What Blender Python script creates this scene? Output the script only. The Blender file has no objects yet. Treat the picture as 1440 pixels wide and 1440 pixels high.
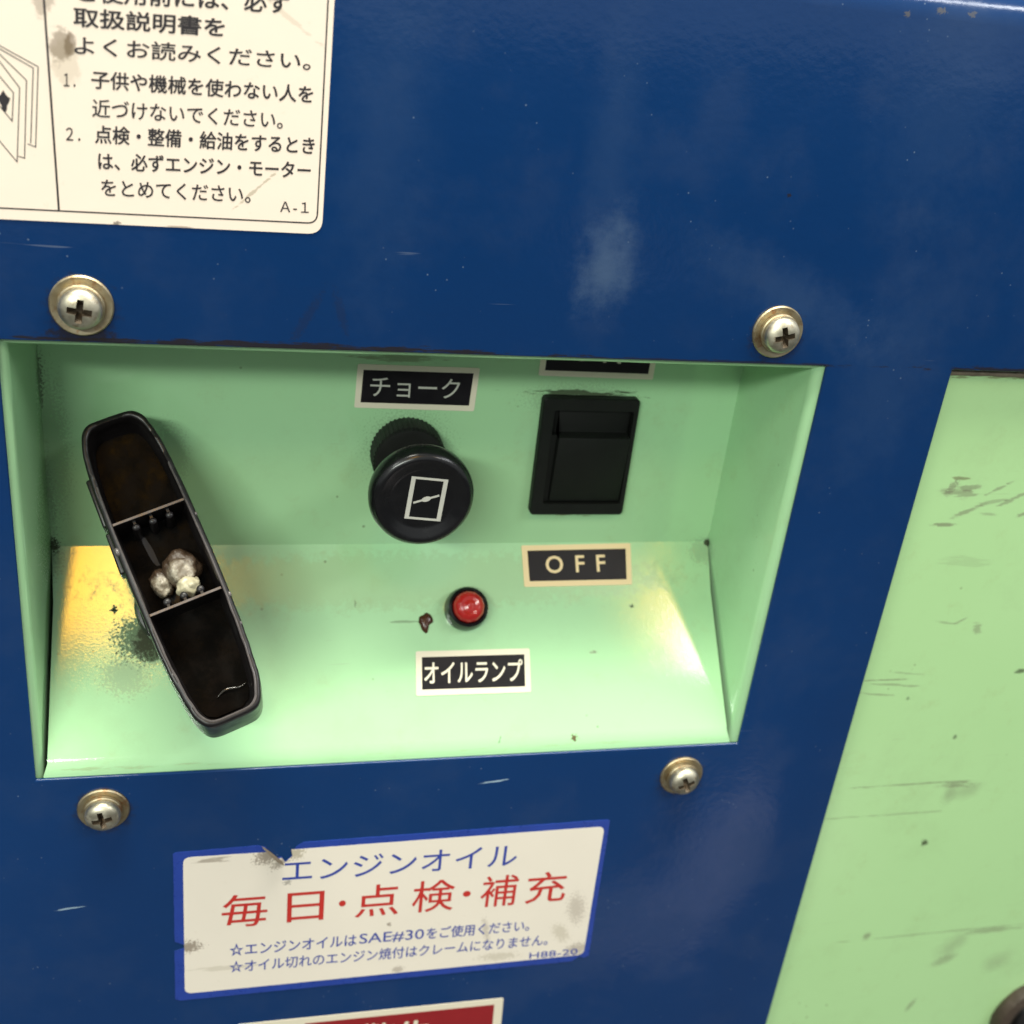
import bpy, bmesh, math, random
from mathutils import Matrix, Vector, noise
PI = math.pi
random.seed(4)
sc = bpy.context.scene
COL = sc.collection

# ------------------------------------------------------------------ camera
C = Vector((0.04808976, -0.26241964, 0.2099773))
RIGHT = Vector((0.97086281, -0.21485171, 0.10613267))
DOWN = Vector((-0.00102089, -0.44659548, -0.8947354))
FWD = Vector((0.23963380, 0.86855698, -0.43380228))
cam = bpy.data.objects.new('camera', bpy.data.cameras.new('camera'))
COL.objects.link(cam)
cam.matrix_world = Matrix(((RIGHT.x, -DOWN.x, -FWD.x, C.x), (RIGHT.y, -DOWN.y, -FWD.y, C.y), (RIGHT.z, -DOWN.z, -FWD.z, C.z), (0, 0, 0, 1)))
cam.data.sensor_width = 36
cam.data.lens = 1643.118 / 1440 * 36
cam.data.clip_start = 0.01
cam.data.clip_end = 50
cam.data.dof.use_dof = True
cam.data.dof.focus_distance = 0.285
cam.data.dof.aperture_fstop = 16
sc.camera = cam

# ------------------------------------------------------------------ light
w = bpy.data.worlds.new('World'); sc.world = w; w.use_nodes = True
bg = w.node_tree.nodes['Background']
bg.inputs[0].default_value = (0.70, 0.74, 0.74, 1); bg.inputs[1].default_value = 0.62
def area(name, loc, target, sx, sy, power, col):
    l = bpy.data.lights.new(name, 'AREA'); l.shape = 'RECTANGLE'; l.size = sx; l.size_y = sy
    l.energy = power; l.color = col
    o = bpy.data.objects.new(name, l); COL.objects.link(o); o.location = loc
    o.rotation_euler = (Vector(target) - Vector(loc)).to_track_quat('-Z', 'Y').to_euler()
    return o
T0 = (0.1, 0.02, 0.06)
area('overhead_tube_lamp', (0.15, -0.21, 1.45), T0, 1.1, 0.22, 35, (1.0, 0.97, 0.84))
area('front_lamp', (-0.75, -1.75, 1.05), T0, 1.0, 0.12, 24, (0.93, 1.0, 0.9))
area('left_lamp', (-1.3, -1.0, 1.45), T0, 0.35, 0.35, 4, (0.95, 1.0, 0.92))
area('right_tube_lamp', (1.35, -1.0, 1.4), (0.25, 0, 0.2), 1.0, 0.16, 10, (0.95, 0.98, 1.0))
area('warm_lamp_left', (-0.17, -1.26, 1.56), T0, 0.24, 0.24, 2.8, (1.0, 0.47, 0.01))
area('warm_lamp_right', (0.96, -1.26, 1.45), T0, 0.16, 0.16, 0.62, (1.0, 0.50, 0.01))
sc.view_settings.view_transform = 'Standard'
sc.view_settings.look = 'None'
sc.view_settings.gamma = 1
sc.view_settings.exposure = 0.14

# ------------------------------------------------------------------ frames (all local work in millimetres)
SY, SZ = 0.040, 0.0485
SL = math.hypot(SY, SZ)
def frame(o, x, y, z):
    return Matrix(((x[0], y[0], z[0], o[0]), (x[1], y[1], z[1], o[1]), (x[2], y[2], z[2], o[2]), (0, 0, 0, 1)))
PANEL = frame((0, 0, 0), (1, 0, 0), (0, 0, 1), (0, -1, 0))
BACK = frame((0, 0.040, 0), (1, 0, 0), (0, 0, 1), (0, -1, 0))
DOOR = frame((0, 0.004, 0), (1, 0, 0), (0, 0, 1), (0, -1, 0))
SLOPE = frame((0, 0, 0), (1, 0, 0), (0, SY / SL, SZ / SL), (0, -SZ / SL, SY / SL))
def at(fr, u, v, h=0, rz=0):
    return fr @ Matrix.Translation((u * .001, v * .001, h * .001)) @ Matrix.Rotation(math.radians(rz), 4, 'Z')

# ------------------------------------------------------------------ object helpers
def thing(name, mw, label, cat, group=None):
    o = bpy.data.objects.new(name, None); COL.objects.link(o)
    o.empty_display_size = .01
    o.matrix_world = mw; o['label'] = label; o['category'] = cat
    if group: o['group'] = group
    return o
def obj(name, bm, mat, parent=None, smooth=False, angle=35, label=None, kind=None, scale=.001):
    if isinstance(bm, bmesh.types.BMesh):
        me = bpy.data.meshes.new(name); bm.to_mesh(me); bm.free()
    else: me = bm
    if scale != 1: me.transform(Matrix.Scale(scale, 4))
    if mat is not None:
        me.materials.clear(); me.materials.append(mat)
    o = bpy.data.objects.new(name, me); COL.objects.link(o)
    if parent is not None: o.parent = parent
    if smooth:
        me.shade_smooth()
        me.set_sharp_from_angle(angle=math.radians(angle))
    if label: o['label'] = label
    if kind: o['kind'] = kind
    return o
def apply_mods(o):
    dg = bpy.context.evaluated_depsgraph_get()
    me = bpy.data.meshes.new_from_object(o.evaluated_get(dg))
    o.modifiers.clear(); o.data = me
def bev(o, width, seg=2, angle=40):
    m = o.modifiers.new('bevel', 'BEVEL'); m.width = width; m.segments = seg
    m.limit_method = 'ANGLE'; m.angle_limit = math.radians(angle); m.harden_normals = False
def box(bm, x0, x1, y0, y1, z0, z1, mw=None):
    vs = [bm.verts.new((x, y, z)) for z in (z0, z1) for y in (y0, y1) for x in (x0, x1)]
    for f in ((0, 2, 3, 1), (4, 5, 7, 6), (0, 1, 5, 4), (2, 6, 7, 3), (0, 4, 6, 2), (1, 3, 7, 5)):
        bm.faces.new([vs[i] for i in f])
    if mw is not None: bmesh.ops.transform(bm, matrix=mw, verts=vs)
    return vs
def lathe(bm, prof, n=48, mod=None, cx=0, cy=0):
    """prof: (radius, z) from bottom outside to top centre"""
    rings = []
    for r, z in prof:
        if r < 1e-6: rings.append([bm.verts.new((cx, cy, z))]); continue
        ring = []
        for i in range(n):
            a = 2 * PI * i / n
            rr = r * (mod(i, r, z) if mod else 1)
            ring.append(bm.verts.new((cx + rr * math.cos(a), cy + rr * math.sin(a), z)))
        rings.append(ring)
    for A, B in zip(rings, rings[1:]):
        for i in range(n):
            j = (i + 1) % n
            if len(A) == 1 and len(B) == 1: break
            if len(B) == 1: bm.faces.new((A[i], A[j], B[0]))
            elif len(A) == 1: bm.faces.new((A[0], B[j], B[i]))
            else: bm.faces.new((A[i], A[j], B[j], B[i]))
def loft(bm, rings, cap0=False, cap1=False, closed=True):
    R = [[bm.verts.new(p) for p in r] for r in rings]
    n = len(R[0])
    for A, B in zip(R, R[1:]):
        for i in range(n if closed else n - 1):
            j = (i + 1) % n
            bm.faces.new((A[i], A[j], B[j], B[i]))
    if cap0: bm.faces.new(R[0][::-1])
    if cap1: bm.faces.new(R[-1])
    return R
def strip(prof, ts, put):
    """sheet swept along ts: prof 2-D points, put(p, t) -> 3-D"""
    bm = bmesh.new()
    loft(bm, [[put(p, t) for p in prof] for t in ts], closed=False)
    return bm
def rrect(x0, x1, y0, y1, r, seg=6):
    pts = []
    for cx, cy, a0 in ((x1 - r, y1 - r, 0), (x0 + r, y1 - r, 90), (x0 + r, y0 + r, 180), (x1 - r, y0 + r, 270)):
        for i in range(seg + 1):
            a = math.radians(a0 + 90 * i / seg)
            pts.append((cx + r * math.cos(a), cy + r * math.sin(a)))
    return pts
def rquad(q, r, seg=6):
    """rounded quad from 4 corners (any winding)"""
    pts = []
    for i in range(4):
        p, a, b = Vector(q[i]), Vector(q[i - 1]), Vector(q[(i + 1) % 4])
        da, db = (a - p).normalized(), (b - p).normalized()
        s, e = p + da * r, p + db * r
        for k in range(seg + 1):
            t = k / seg
            pts.append(tuple((1 - t) ** 2 * s + 2 * t * (1 - t) * p + t * t * e))
    return pts
def plate(pts, h0, h1):
    bm = bmesh.new()
    a = [bm.verts.new((x, y, h0)) for x, y in pts]; b = [bm.verts.new((x, y, h1)) for x, y in pts]
    bm.faces.new(b)
    n = len(pts)
    for i in range(n): bm.faces.new((a[i], a[(i + 1) % n], b[(i + 1) % n], b[i]))
    bmesh.ops.recalc_face_normals(bm, faces=bm.faces[:])
    return bm
def flat_line(bm, pts, wd, h, closed=False):
    """constant-width printed line"""
    P = [Vector(p) for p in pts]; n = len(P); L = []; Rr = []
    for i in range(n):
        a = P[i - 1] if (i > 0 or closed) else P[i]
        b = P[(i + 1) % n] if (i < n - 1 or closed) else P[i]
        d1 = (P[i] - a).normalized() if (P[i] - a).length > 0 else (b - P[i]).normalized()
        d2 = (b - P[i]).normalized() if (b - P[i]).length > 0 else d1
        t = (d1 + d2).normalized(); nn = Vector((-t.y, t.x))
        k = 1 / max(.35, nn.dot(Vector((-d1.y, d1.x))))
        L.append(bm.verts.new((*(P[i] + nn * wd / 2 * k), h))); Rr.append(bm.verts.new((*(P[i] - nn * wd / 2 * k), h)))
    for i in range(n if closed else n - 1):
        j = (i + 1) % n
        bm.faces.new((Rr[i], Rr[j], L[j], L[i]))
_tc = {}
def text(s, bl, br, tl, h, mat, parent, bold=0, spacing=1.0, name='lettering'):
    cu = bpy.data.curves.new('t', 'FONT'); cu.body = s; cu.size = 10; cu.space_character = spacing
    cu.resolution_u = 3
    t = bpy.data.objects.new('t', cu); COL.objects.link(t)
    dg = bpy.context.evaluated_depsgraph_get()
    me = bpy.data.meshes.new_from_object(t.evaluated_get(dg))
    bpy.data.objects.remove(t); bpy.data.curves.remove(cu)
    me.name = name
    xs = [v.co.x for v in me.vertices]; ys = [v.co.y for v in me.vertices]
    x0, x1, y0, y1 = min(xs), max(xs), min(ys), max(ys)
    ex = Vector(br) - Vector(bl); ey = Vector(tl) - Vector(bl)
    for v in me.vertices:
        a = (v.co.x - x0) / (x1 - x0); b = (v.co.y - y0) / (y1 - y0)
        p = Vector(bl) + ex * a + ey * b
        v.co = (p.x, p.y, h)
    if bold:      # heavier strokes: the same outline printed again a hair to each side
        bm = bmesh.new(); n = 6
        for k in range(n):
            bm.from_mesh(me); bm.verts.ensure_lookup_table()
            nv = len(me.vertices)
            for v in bm.verts[k * nv:]:
                v.co += Vector((bold * math.cos(2 * PI * k / n), bold * math.sin(2 * PI * k / n), .004 * k))
        bm.to_mesh(me); bm.free()
    return obj(name, me, mat, parent)

# ------------------------------------------------------------------ materials
class N:
    def __init__(s, name):
        s.m = bpy.data.materials.new(name); s.m.use_nodes = True
        s.t = s.m.node_tree; s.b = s.t.nodes['Principled BSDF']
        s.tc = s.t.nodes.new('ShaderNodeTexCoord').outputs['Object']
    def new(s, kind, **kw):
        n = s.t.nodes.new('ShaderNode' + kind)
        for k, v in kw.items(): setattr(n, k, v)
        return n
    def put(s, inp, v):
        if isinstance(v, bpy.types.NodeSocket): s.t.links.new(v, inp)
        else:
            if isinstance(v, (tuple, list)) and len(v) == 3 and inp.type == 'RGBA': v = (*v, 1)
            inp.default_value = v
    def math(s, op, a, b=0.0, clamp=False):
        n = s.new('Math', operation=op, use_clamp=clamp); s.put(n.inputs[0], a); s.put(n.inputs[1], b); return n.outputs[0]
    def noise(s, scale, detail=3, rough=.5, stretch=None, off=(0, 0, 0), rot=(0, 0, 0), vec=None):
        v = vec or s.tc
        mp = s.new('Mapping'); s.put(mp.inputs[0], v); mp.inputs[1].default_value = off
        mp.inputs[2].default_value = rot
        mp.inputs[3].default_value = stretch or (1, 1, 1)
        n = s.new('TexNoise'); s.put(n.inputs['Vector'], mp.outputs[0]); n.inputs['Scale'].default_value = scale
        n.inputs['Detail'].default_value = detail; n.inputs['Roughness'].default_value = rough
        return n.outputs['Fac']
    def ramp(s, v, a, b):
        n = s.new('MapRange', interpolation_type='SMOOTHSTEP'); s.put(n.inputs['Value'], v)
        n.inputs['From Min'].default_value = a; n.inputs['From Max'].default_value = b
        return n.outputs[0]
    def mix(s, f, a, b):
        n = s.new('Mix', data_type='RGBA'); s.put(n.inputs[0], f); s.put(n.inputs[6], a); s.put(n.inputs[7], b); return n.outputs[2]
    def bump(s, h, dist, strength=1.0, normal=None):
        n = s.new('Bump'); s.put(n.inputs['Height'], h); n.inputs['Distance'].default_value = dist; n.inputs['Strength'].default_value = strength
        if normal is not None: s.put(n.inputs['Normal'], normal)
        return n.outputs[0]
    def blob(s, c, r, wob, rot=(0, 0, 0), hard=.4):
        """soft-edged mask about point c (mm) with radii r (mm), edge broken up by wob"""
        sub = s.new('VectorMath', operation='SUBTRACT'); s.put(sub.inputs[0], s.tc); sub.inputs[1].default_value = [k * .001 for k in c]
        mp = s.new('Mapping'); mp.vector_type = 'TEXTURE'; s.put(mp.inputs[0], sub.outputs[0]); mp.inputs[2].default_value = rot
        mp.inputs[3].default_value = [k * .001 for k in r]
        ln = s.new('VectorMath', operation='LENGTH'); s.put(ln.inputs[0], mp.outputs[0])
        d = s.math('ADD', ln.outputs['Value'], wob)
        return s.ramp(d, 1.0, 1.0 - hard)
    def out(s, base, rough, metal=0.0, normal=None, spec=None, coat=None, coat_rough=None):
        s.put(s.b.inputs['Base Color'], base); s.put(s.b.inputs['Roughness'], rough); s.put(s.b.inputs['Metallic'], metal)
        if normal is not None: s.put(s.b.inputs['Normal'], normal)
        if spec is not None: s.put(s.b.inputs['Specular IOR Level'], spec)
        if coat is not None:
            s.put(s.b.inputs['Coat Weight'], coat); s.put(s.b.inputs['Coat Roughness'], coat_rough)
        return s.m

def dirt_and_light(n, col, marks, base_rough):  # dirt marks, and some reflections painted into the colour
    """marks: (centre mm, radii mm, rotation, strength, colour index, edge style)"""
    PAL = {'k': (.02, .014, .008), 'b': (.09, .045, .015), 'g': (.15, .145, .10), 'w': (.38, .52, .62), 'd': (.05, .06, .035), 'y': (.20, .16, .06)}
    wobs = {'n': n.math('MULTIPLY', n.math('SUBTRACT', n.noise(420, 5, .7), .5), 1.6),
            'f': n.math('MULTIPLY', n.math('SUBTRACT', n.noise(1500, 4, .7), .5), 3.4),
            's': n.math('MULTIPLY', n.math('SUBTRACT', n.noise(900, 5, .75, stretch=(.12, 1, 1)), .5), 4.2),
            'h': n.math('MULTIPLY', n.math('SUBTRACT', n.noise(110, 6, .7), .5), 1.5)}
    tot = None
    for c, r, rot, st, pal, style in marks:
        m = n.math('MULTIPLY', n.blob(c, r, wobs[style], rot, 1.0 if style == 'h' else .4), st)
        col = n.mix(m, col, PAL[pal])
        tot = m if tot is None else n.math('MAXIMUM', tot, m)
    n.dirtmask = tot if tot is not None else 0.0
    return col

# blue enamel
def blue_paint():
    n = N('blue_enamel')
    big = n.noise(14, 3, .5)
    col = n.mix(big, (.0022, .026, .108), (.0030, .032, .126))
    # fine pale nicks and dust specks
    v = n.new('TexVoronoi'); n.put(v.inputs['Vector'], n.tc); v.inputs['Scale'].default_value = 330
    sp = n.ramp(v.outputs['Distance'], .10, .03)
    keep = n.ramp(n.noise(60, 2), .50, .62)
    col = n.mix(n.math('MULTIPLY', n.math('MULTIPLY', sp, keep), .5), col, (.17, .23, .32))
    scr = n.ramp(n.noise(500, 2, .5, stretch=(.05, 1, 1), rot=(0, .5, 0)), .745, .78)
    col = n.mix(n.math('MULTIPLY', scr, .25), col, (.25, .3, .38))
    film = n.ramp(n.noise(38, 5, .65, off=(.3, .1, 0)), .46, .70)
    col = n.mix(n.math('MULTIPLY', film, .035), col, (.12, .14, .16))
    marks = [((125.8, 0, -8.9), (4.2, 3, .35), (0, -.12, 0), .7, 'w', 's'), ((5.4, 0, -45.7), (4.8, 3, .3), (0, -.1, 0), .6, 'w', 's'),
             ((179.6, 0, 163.5), (.6, 3, .5), (0, 0, 0), .8, 'k', 'f'), ((66.4, 0, 128.2), (1.3, 3, 8), (0, .5, 0), .22, 'k', 'f'),
             ((74.4, 0, 130), (1.2, 3, 6), (0, -.3, 0), .2, 'k', 'f'), ((207.8, 0, 207), (1.4, 6, .8), (0, 0, 0), .35, 'y', 'f'),
             ((215.9, 0, 207), (1.2, 6, .7), (0, 0, 0), .3, 'y', 'f'), ((199.5, 0, 205.5), (1.0, 6, .8), (0, .4, 0), .35, 'y', 'f'),
             ((60, 0, 121.7), (62, 3, .9), (0, 0, 0), .85, 'k', 's'), ((136.7, 0, 145), (10, 3, 17), (0, .1, 0), .10, 'w', 'h'), ((134, 0, 170), (9, 3, 50), (0, 0, 0), .02, 'w', 'h'), ((185, 0, 139), (45, 3, 11), (0, .4, 0), .032, 'w', 'h'), ((218, 0, 118), (20, 3, 45), (0, .1, 0), .02, 'w', 'h'), ((82, 0, 172), (16, 3, 62), (0, .03, 0), .02, 'w', 'h'), ((215, 0, 190), (26, 3, 50), (0, 0, 0), .02, 'w', 'h'),  # the broad faint pale marks are soft reflections painted into the colour
             ((18, 0, 128.6), (8.6, 3, 8.6), (0, 0, 0), .45, 'k', 'n'), ((184, 0, 128.8), (8.4, 3, 8.4), (0, 0, 0), .4, 'k', 'n'), ((16.5, 0, -11.6), (8.6, 3, 8.6), (0, 0, 0), .4, 'k', 'n'), ((183.3, 0, -11.6), (8.4, 3, 8.4), (0, 0, 0), .4, 'k', 'n'),  # dark ring round each of the four screw washers
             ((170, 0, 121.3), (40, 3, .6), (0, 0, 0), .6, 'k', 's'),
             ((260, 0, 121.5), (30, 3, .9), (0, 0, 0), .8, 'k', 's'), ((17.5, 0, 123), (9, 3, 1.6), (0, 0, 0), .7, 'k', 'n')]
    col = dirt_and_light(n, col, marks, .2)
    nb = n.bump(n.noise(520, 2, .5), .00006, .55)
    nb = n.bump(n.noise(45, 2, .5), .0006, .28, nb)
    rough = n.math('ADD', n.math('MULTIPLY', film, .10), .13)
    return n.out(col, rough, 0, nb, .5)
def green_paint(name, marks, warm=0.0, peel=1.0, gloss=.075):
    n = N(name)
    big = n.noise(22, 4, .55)
    col = n.mix(big, (.350 + warm, .620 + warm * .6, .335 - warm * .5), (.380 + warm, .650 + warm * .6, .365 - warm * .5))
    col = n.mix(n.math('MULTIPLY', n.ramp(n.noise(90, 5, .7), .55, .8), .22), col, (.30, .33, .14))
    col = n.mix(n.math('MULTIPLY', n.ramp(n.noise(28, 6, .75, off=(3, 1, 2)), .50, .75), .14), col, (.24, .30, .15))
    col = n.mix(n.math('MULTIPLY', n.ramp(n.noise(700, 2, .5, stretch=(.06, 1, 1), rot=(0, .2, 0)), .72, .77), .18), col, (.25, .28, .18))
    v = n.new('TexVoronoi'); n.put(v.inputs['Vector'], n.tc); v.inputs['Scale'].default_value = 210
    sp = n.math('MULTIPLY', n.ramp(v.outputs['Distance'], .12, .05), n.ramp(n.noise(35, 2, .5, off=(1, 2, 3)), .57, .66))
    col = n.mix(n.math('MULTIPLY', sp, .6), col, (.10, .10, .05))
    col = dirt_and_light(n, col, marks, .25)
    nb = n.bump(n.noise(1900, 2, .55), .00003 * peel, .5)
    nb = n.bump(n.noise(60, 2, .5), .0005, .03, nb)
    return n.out(col, n.math('ADD', n.math('MULTIPLY', n.dirtmask, .8), gloss), 0, nb, n.math('SUBTRACT', 1.0, n.dirtmask))
def simple(name, col, rough, metal=0, bump=0, bscale=600, var=.25, spec=.5, vscale=150):
    n = N(name)
    f = n.noise(vscale, 4, .6)
    c = n.mix(f, tuple(k * (1 - var) for k in col), tuple(min(1, k * (1 + var)) for k in col))
    r = n.math('ADD', n.math('MULTIPLY', n.math('SUBTRACT', n.noise(vscale * 2, 3), .5), .25), rough, True)
    nb = n.bump(n.noise(bscale, 3, .6), .0001 * bump, .6) if bump else None
    return n.out(c, r, metal, nb, spec)

M = {}
M['blue'] = blue_paint()
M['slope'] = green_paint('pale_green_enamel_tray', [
    # positions are tray coordinates x, y, z in mm
    ((26, 24, 28), (8, 7, 7), (0, 0, 0), .7, 'k', 'f'), ((29, 23, 27), (6, 7, 7), (0, 0, 0), .8, 'k', 'n'),
    ((18.7, 28.6, 34.7), (1.0, 1.5, 1.0), (0, 0, 0), .95, 'k', 'f'), ((22, 17, 20.6), (7, 6, 6), (0, 0, 0), .35, 'd', 'f'),
    ((99.3, 25.2, 30.6), (4.2, 1, .35), (0, 0, 0), .5, 'd', 's'),
    ((148.3, 2.6, 3.2), (1.3, 1.2, 1.3), (0, .7, 0), .9, 'b', 'f'), ((156.1, 18.6, 22.5), (1.3, .8, .5), (0, 0, 0), .7, 'g', 'f'),
    ((125.8, 3, 3.7), (.3, 1.5, 1.5), (0, .3, 0), .55, 'd', 'f'), ((85, 28.7, 34.8), (.35, 1, 1.4), (0, 0, 0), .5, 'd', 'f'),
    ((169.2, 27.3, 33.1), (.7, .7, .9), (0, .4, 0), .85, 'd', 'f'), ((196, 39.6, 48.3), (1.5, 1.3, 1.6), (0, 0, 0), .9, 'k', 'n'),
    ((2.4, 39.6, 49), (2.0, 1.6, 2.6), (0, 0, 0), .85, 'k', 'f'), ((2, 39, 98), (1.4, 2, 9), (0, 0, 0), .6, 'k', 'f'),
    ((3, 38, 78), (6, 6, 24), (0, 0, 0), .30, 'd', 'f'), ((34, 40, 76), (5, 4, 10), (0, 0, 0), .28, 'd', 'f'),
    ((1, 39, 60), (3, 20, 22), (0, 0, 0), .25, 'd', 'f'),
    ((100, 33, 40), (96, 9, 11), (0, 0, 0), .16, 'y', 'n'), ((2.5, 38, 46), (3, 5, 6), (0, 0, 0), .35, 'd', 'f'), ((194, 38, 46), (5, 4, 5), (0, 0, 0), .3, 'd', 'f'), ((110, 40, 117), (90, 3, 6), (0, 0, 0), .25, 'd', 's'), ((20, 1.5, 1.6), (30, .6, .6), (0, 0, 0), .35, 'y', 's'), ((150, 1.5, 1.6), (60, .6, .5), (0, 0, 0), .25, 'y', 's'),  # first mark: ceiling reflection painted as an olive band along the crease
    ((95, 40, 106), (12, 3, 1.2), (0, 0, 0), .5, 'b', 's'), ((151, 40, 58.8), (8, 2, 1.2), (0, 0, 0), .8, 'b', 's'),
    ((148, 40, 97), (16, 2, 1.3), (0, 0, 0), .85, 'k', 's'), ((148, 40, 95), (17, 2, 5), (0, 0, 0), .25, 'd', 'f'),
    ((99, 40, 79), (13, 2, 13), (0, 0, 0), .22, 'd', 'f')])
M['door'] = green_paint('pale_green_enamel_door', [
    ((252, 4, 83), (6, 2, 1.6), (0, .1, 0), .55, 'g', 's'), ((256, 4, 84.5), (5, 2, .9), (0, -.15, 0), .6, 'g', 's'),
    ((253, 4, 87.5), (4, 2, .6), (0, 0, 0), .6, 'b', 's'), ((250.5, 4, 84.6), (1.5, 2, 3.4), (0, .5, 0), .6, 'g', 'f'),
    ((266, 4, 84.4), (5, 2, .6), (0, -.5, 0), .55, 'g', 's'), ((258, 4, 77.2), (4.5, 2, .9), (0, -.4, 0), .6, 'g', 's'),
    ((265.5, 4, 80.1), (5, 2, .6), (0, -.2, 0), .45, 'g', 's'), ((272, 4, 81.2), (5, 2, .7), (0, -.5, 0), .55, 'g', 's'),
    ((251.5, 4, 72.5), (4, 2, .7), (0, 0, 0), .7, 'g', 's'), ((265, 4, 76.1), (3, 2, .6), (0, .1, 0), .4, 'g', 's'),
    ((277, 4, 75.9), (4, 2, .8), (0, -.4, 0), .6, 'g', 's'), ((247, 4, 18.6), (10, 2, .35), (0, 0, 0), .7, 'g', 's'),
    ((252, 4, 16.5), (8, 2, .5), (0, .1, 0), .5, 'g', 's'), ((245, 4, 13.3), (6, 2, .4), (0, .1, 0), .5, 'g', 's'),
    ((256, 4, 20.5), (7, 2, .4), (0, .1, 0), .4, 'g', 's'), ((257.2, 4, 11.1), (.8, 2, .8), (0, 0, 0), .6, 'd', 'f'),
    ((278.9, 4, -5), (.9, 2, .9), (0, 0, 0), .7, 'd', 'f'), ((295.3, 4, 20), (2.5, 2, .8), (0, 0, 0), .8, 'd', 's'),
    ((280.8, 4, -49.8), (1.5, 2, 1.6), (0, 0, 0), .85, 'k', 'f'), ((270, 4, -23.6), (26, 2, .35), (0, 0, 0), .55, 'g', 's'),
    ((286, 4, -25), (9, 2, 1.6), (0, 0, 0), .6, 'g', 's'), ((284, 4, -29), (3.5, 2, 6), (0, .1, 0), .34, 'g', 'h'),
    ((290, 4, -28), (9, 2, 4.5), (0, -.2, 0), .34, 'g', 'h'), ((262, 4, -36), (22, 2, .5), (0, 0, 0), .4, 'g', 's'),
    ((270, 4, -91.8), (1.6, 2, 2), (0, .5, 0), .6, 'g', 'f'), ((300, 4, -93.5), (44, 2, .35), (0, 0, 0), .5, 'g', 's'),
    ((322, 4, -95), (14, 2, 1.5), (0, 0, 0), .5, 'g', 's'), ((307, 4, -101), (6, 2, 10), (0, .7, 0), .34, 'g', 'h'),
    ((306, 4, -108), (6, 2, 2.4), (0, -.4, 0), .45, 'g', 'f'), ((330, 4, -112), (9, 2, 6), (0, -.5, 0), .34, 'g', 'h'),
    ((298.5, 4, -130.4), (1.2, 2, 4), (0, .4, 0), .5, 'g', 'f'), ((262, 4, 60), (9, 2, 2), (0, 0, 0), .18, 'g', 's'),
    ((270, 4, 119), (40, 2, 1.6), (0, 0, 0), .6, 'b', 's'), ((268, 4, 40), (3, 2, .5), (0, -.5, 0), .5, 'g', 's'),
    ((274, 4, 37), (1.6, 2, 2), (0, -.5, 0), .5, 'g', 's'), ((262, 4, 39), (4, 2, .5), (0, .2, 0), .4, 'g', 's')], warm=.05, peel=.5, gloss=.2)
M['inside'] = simple('dark_cabinet_inside', (.012, .014, .014), .8)
M['black'] = simple('black_plastic', (.010, .010, .010), .30, bump=.25, spec=.45)
M['knob'] = simple('black_knob_plastic', (.005, .005, .006), .24, bump=.08, spec=.5)
M['switch'] = simple('matt_black_plastic', (.007, .008, .007), .55, bump=.2, spec=.2)
M['lever'] = simple('oily_black_plastic', (.008, .0065, .007), .36, bump=.9, bscale=420, var=.5, spec=.45)
M['wear'] = simple('worn_grey_edge', (.085, .075, .074), .3, bump=1.0, bscale=700, var=.6, spec=.6, vscale=260)
def residue():
    n = N('brown_oily_residue')
    f = n.ramp(n.noise(170, 5, .65), .38, .68)
    c = n.mix(f, (.003, .0025, .002), (.006, .0042, .0032))
    return n.out(c, n.math('ADD', n.math('MULTIPLY', f, .15), .22), 0, n.bump(n.noise(160, 3, .5), .00025, .5), .03)
M['residue'] = residue()
def zinc(name, a, b, c_, rough):
    n = N(name)
    oi = n.new('ObjectInfo'); va = n.new('VectorMath', operation='ADD')
    n.put(va.inputs[0], n.tc); n.put(va.inputs[1], oi.outputs['Random']); n.tc = va.outputs[0]
    f = n.ramp(n.noise(260, 4, .6), .35, .65); g = n.ramp(n.noise(420, 3, .6, off=(.2, .3, .1)), .52, .72)
    col = n.mix(g, n.mix(f, a, b), c_)
    return n.out(col, n.math('ADD', n.math('MULTIPLY', f, .14), rough), 1.0, n.bump(n.noise(900, 4, .6), .00006, .6))
M['zinc'] = zinc('steel_screw_metal', (.56, .52, .40), (.66, .62, .50), (.44, .36, .25), .40)
M['brass'] = zinc('yellow_zinc_metal', (.46, .375, .23), (.42, .37, .26), (.34, .19, .10), .40)
M['slot'] = simple('grimy_screw_recess', (.10, .075, .05), .5, metal=.6)
def sticker(name, col, stains):
    n = N(name)
    f = n.noise(40, 4, .6)
    c = n.mix(f, tuple(k * .94 for k in col), col)
    c = n.mix(n.math('MULTIPLY', n.ramp(n.noise(210, 5, .7), .62, .78), .18), c, (.35, .27, .14))
    c = dirt_and_light(n, c, stains, .3)
    return n.out(c, .33, 0, n.bump(n.noise(70, 3, .5), .0004, .12), .45)
M['white'] = sticker('cream_vinyl', (.90, .775, .66), [
    ((14, 192, 0), (2.6, 4.6, 2), (0, 0, 0), .42, 'b', 'n'), ((16.8, 182.5, 0), (2.6, 4.0, 2), (0, 0, 0), .55, 'b', 'n'),
    ((18.6, 183, 0), (1.3, 2.6, 2), (0, 0, -.3), .6, 'b', 'n'), ((17.5, 179.5, 0), (3.2, 5.4, 2), (0, 0, 0), .22, 'y', 'n'),
    ((61, 192, 0), (8, .5, 2), (0, 0, -.6), .2, 'y', 's'), ((55.5, 157.4, 0), (6, .35, 2), (0, 0, .75), .45, 'y', 's'),
    ((26, 147.6, 0), (1.0, .7, 2), (0, 0, 0), .7, 'k', 'f'), ((39, 147.9, 0), (3, .4, 2), (0, 0, 0), .5, 'b', 's')])
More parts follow.
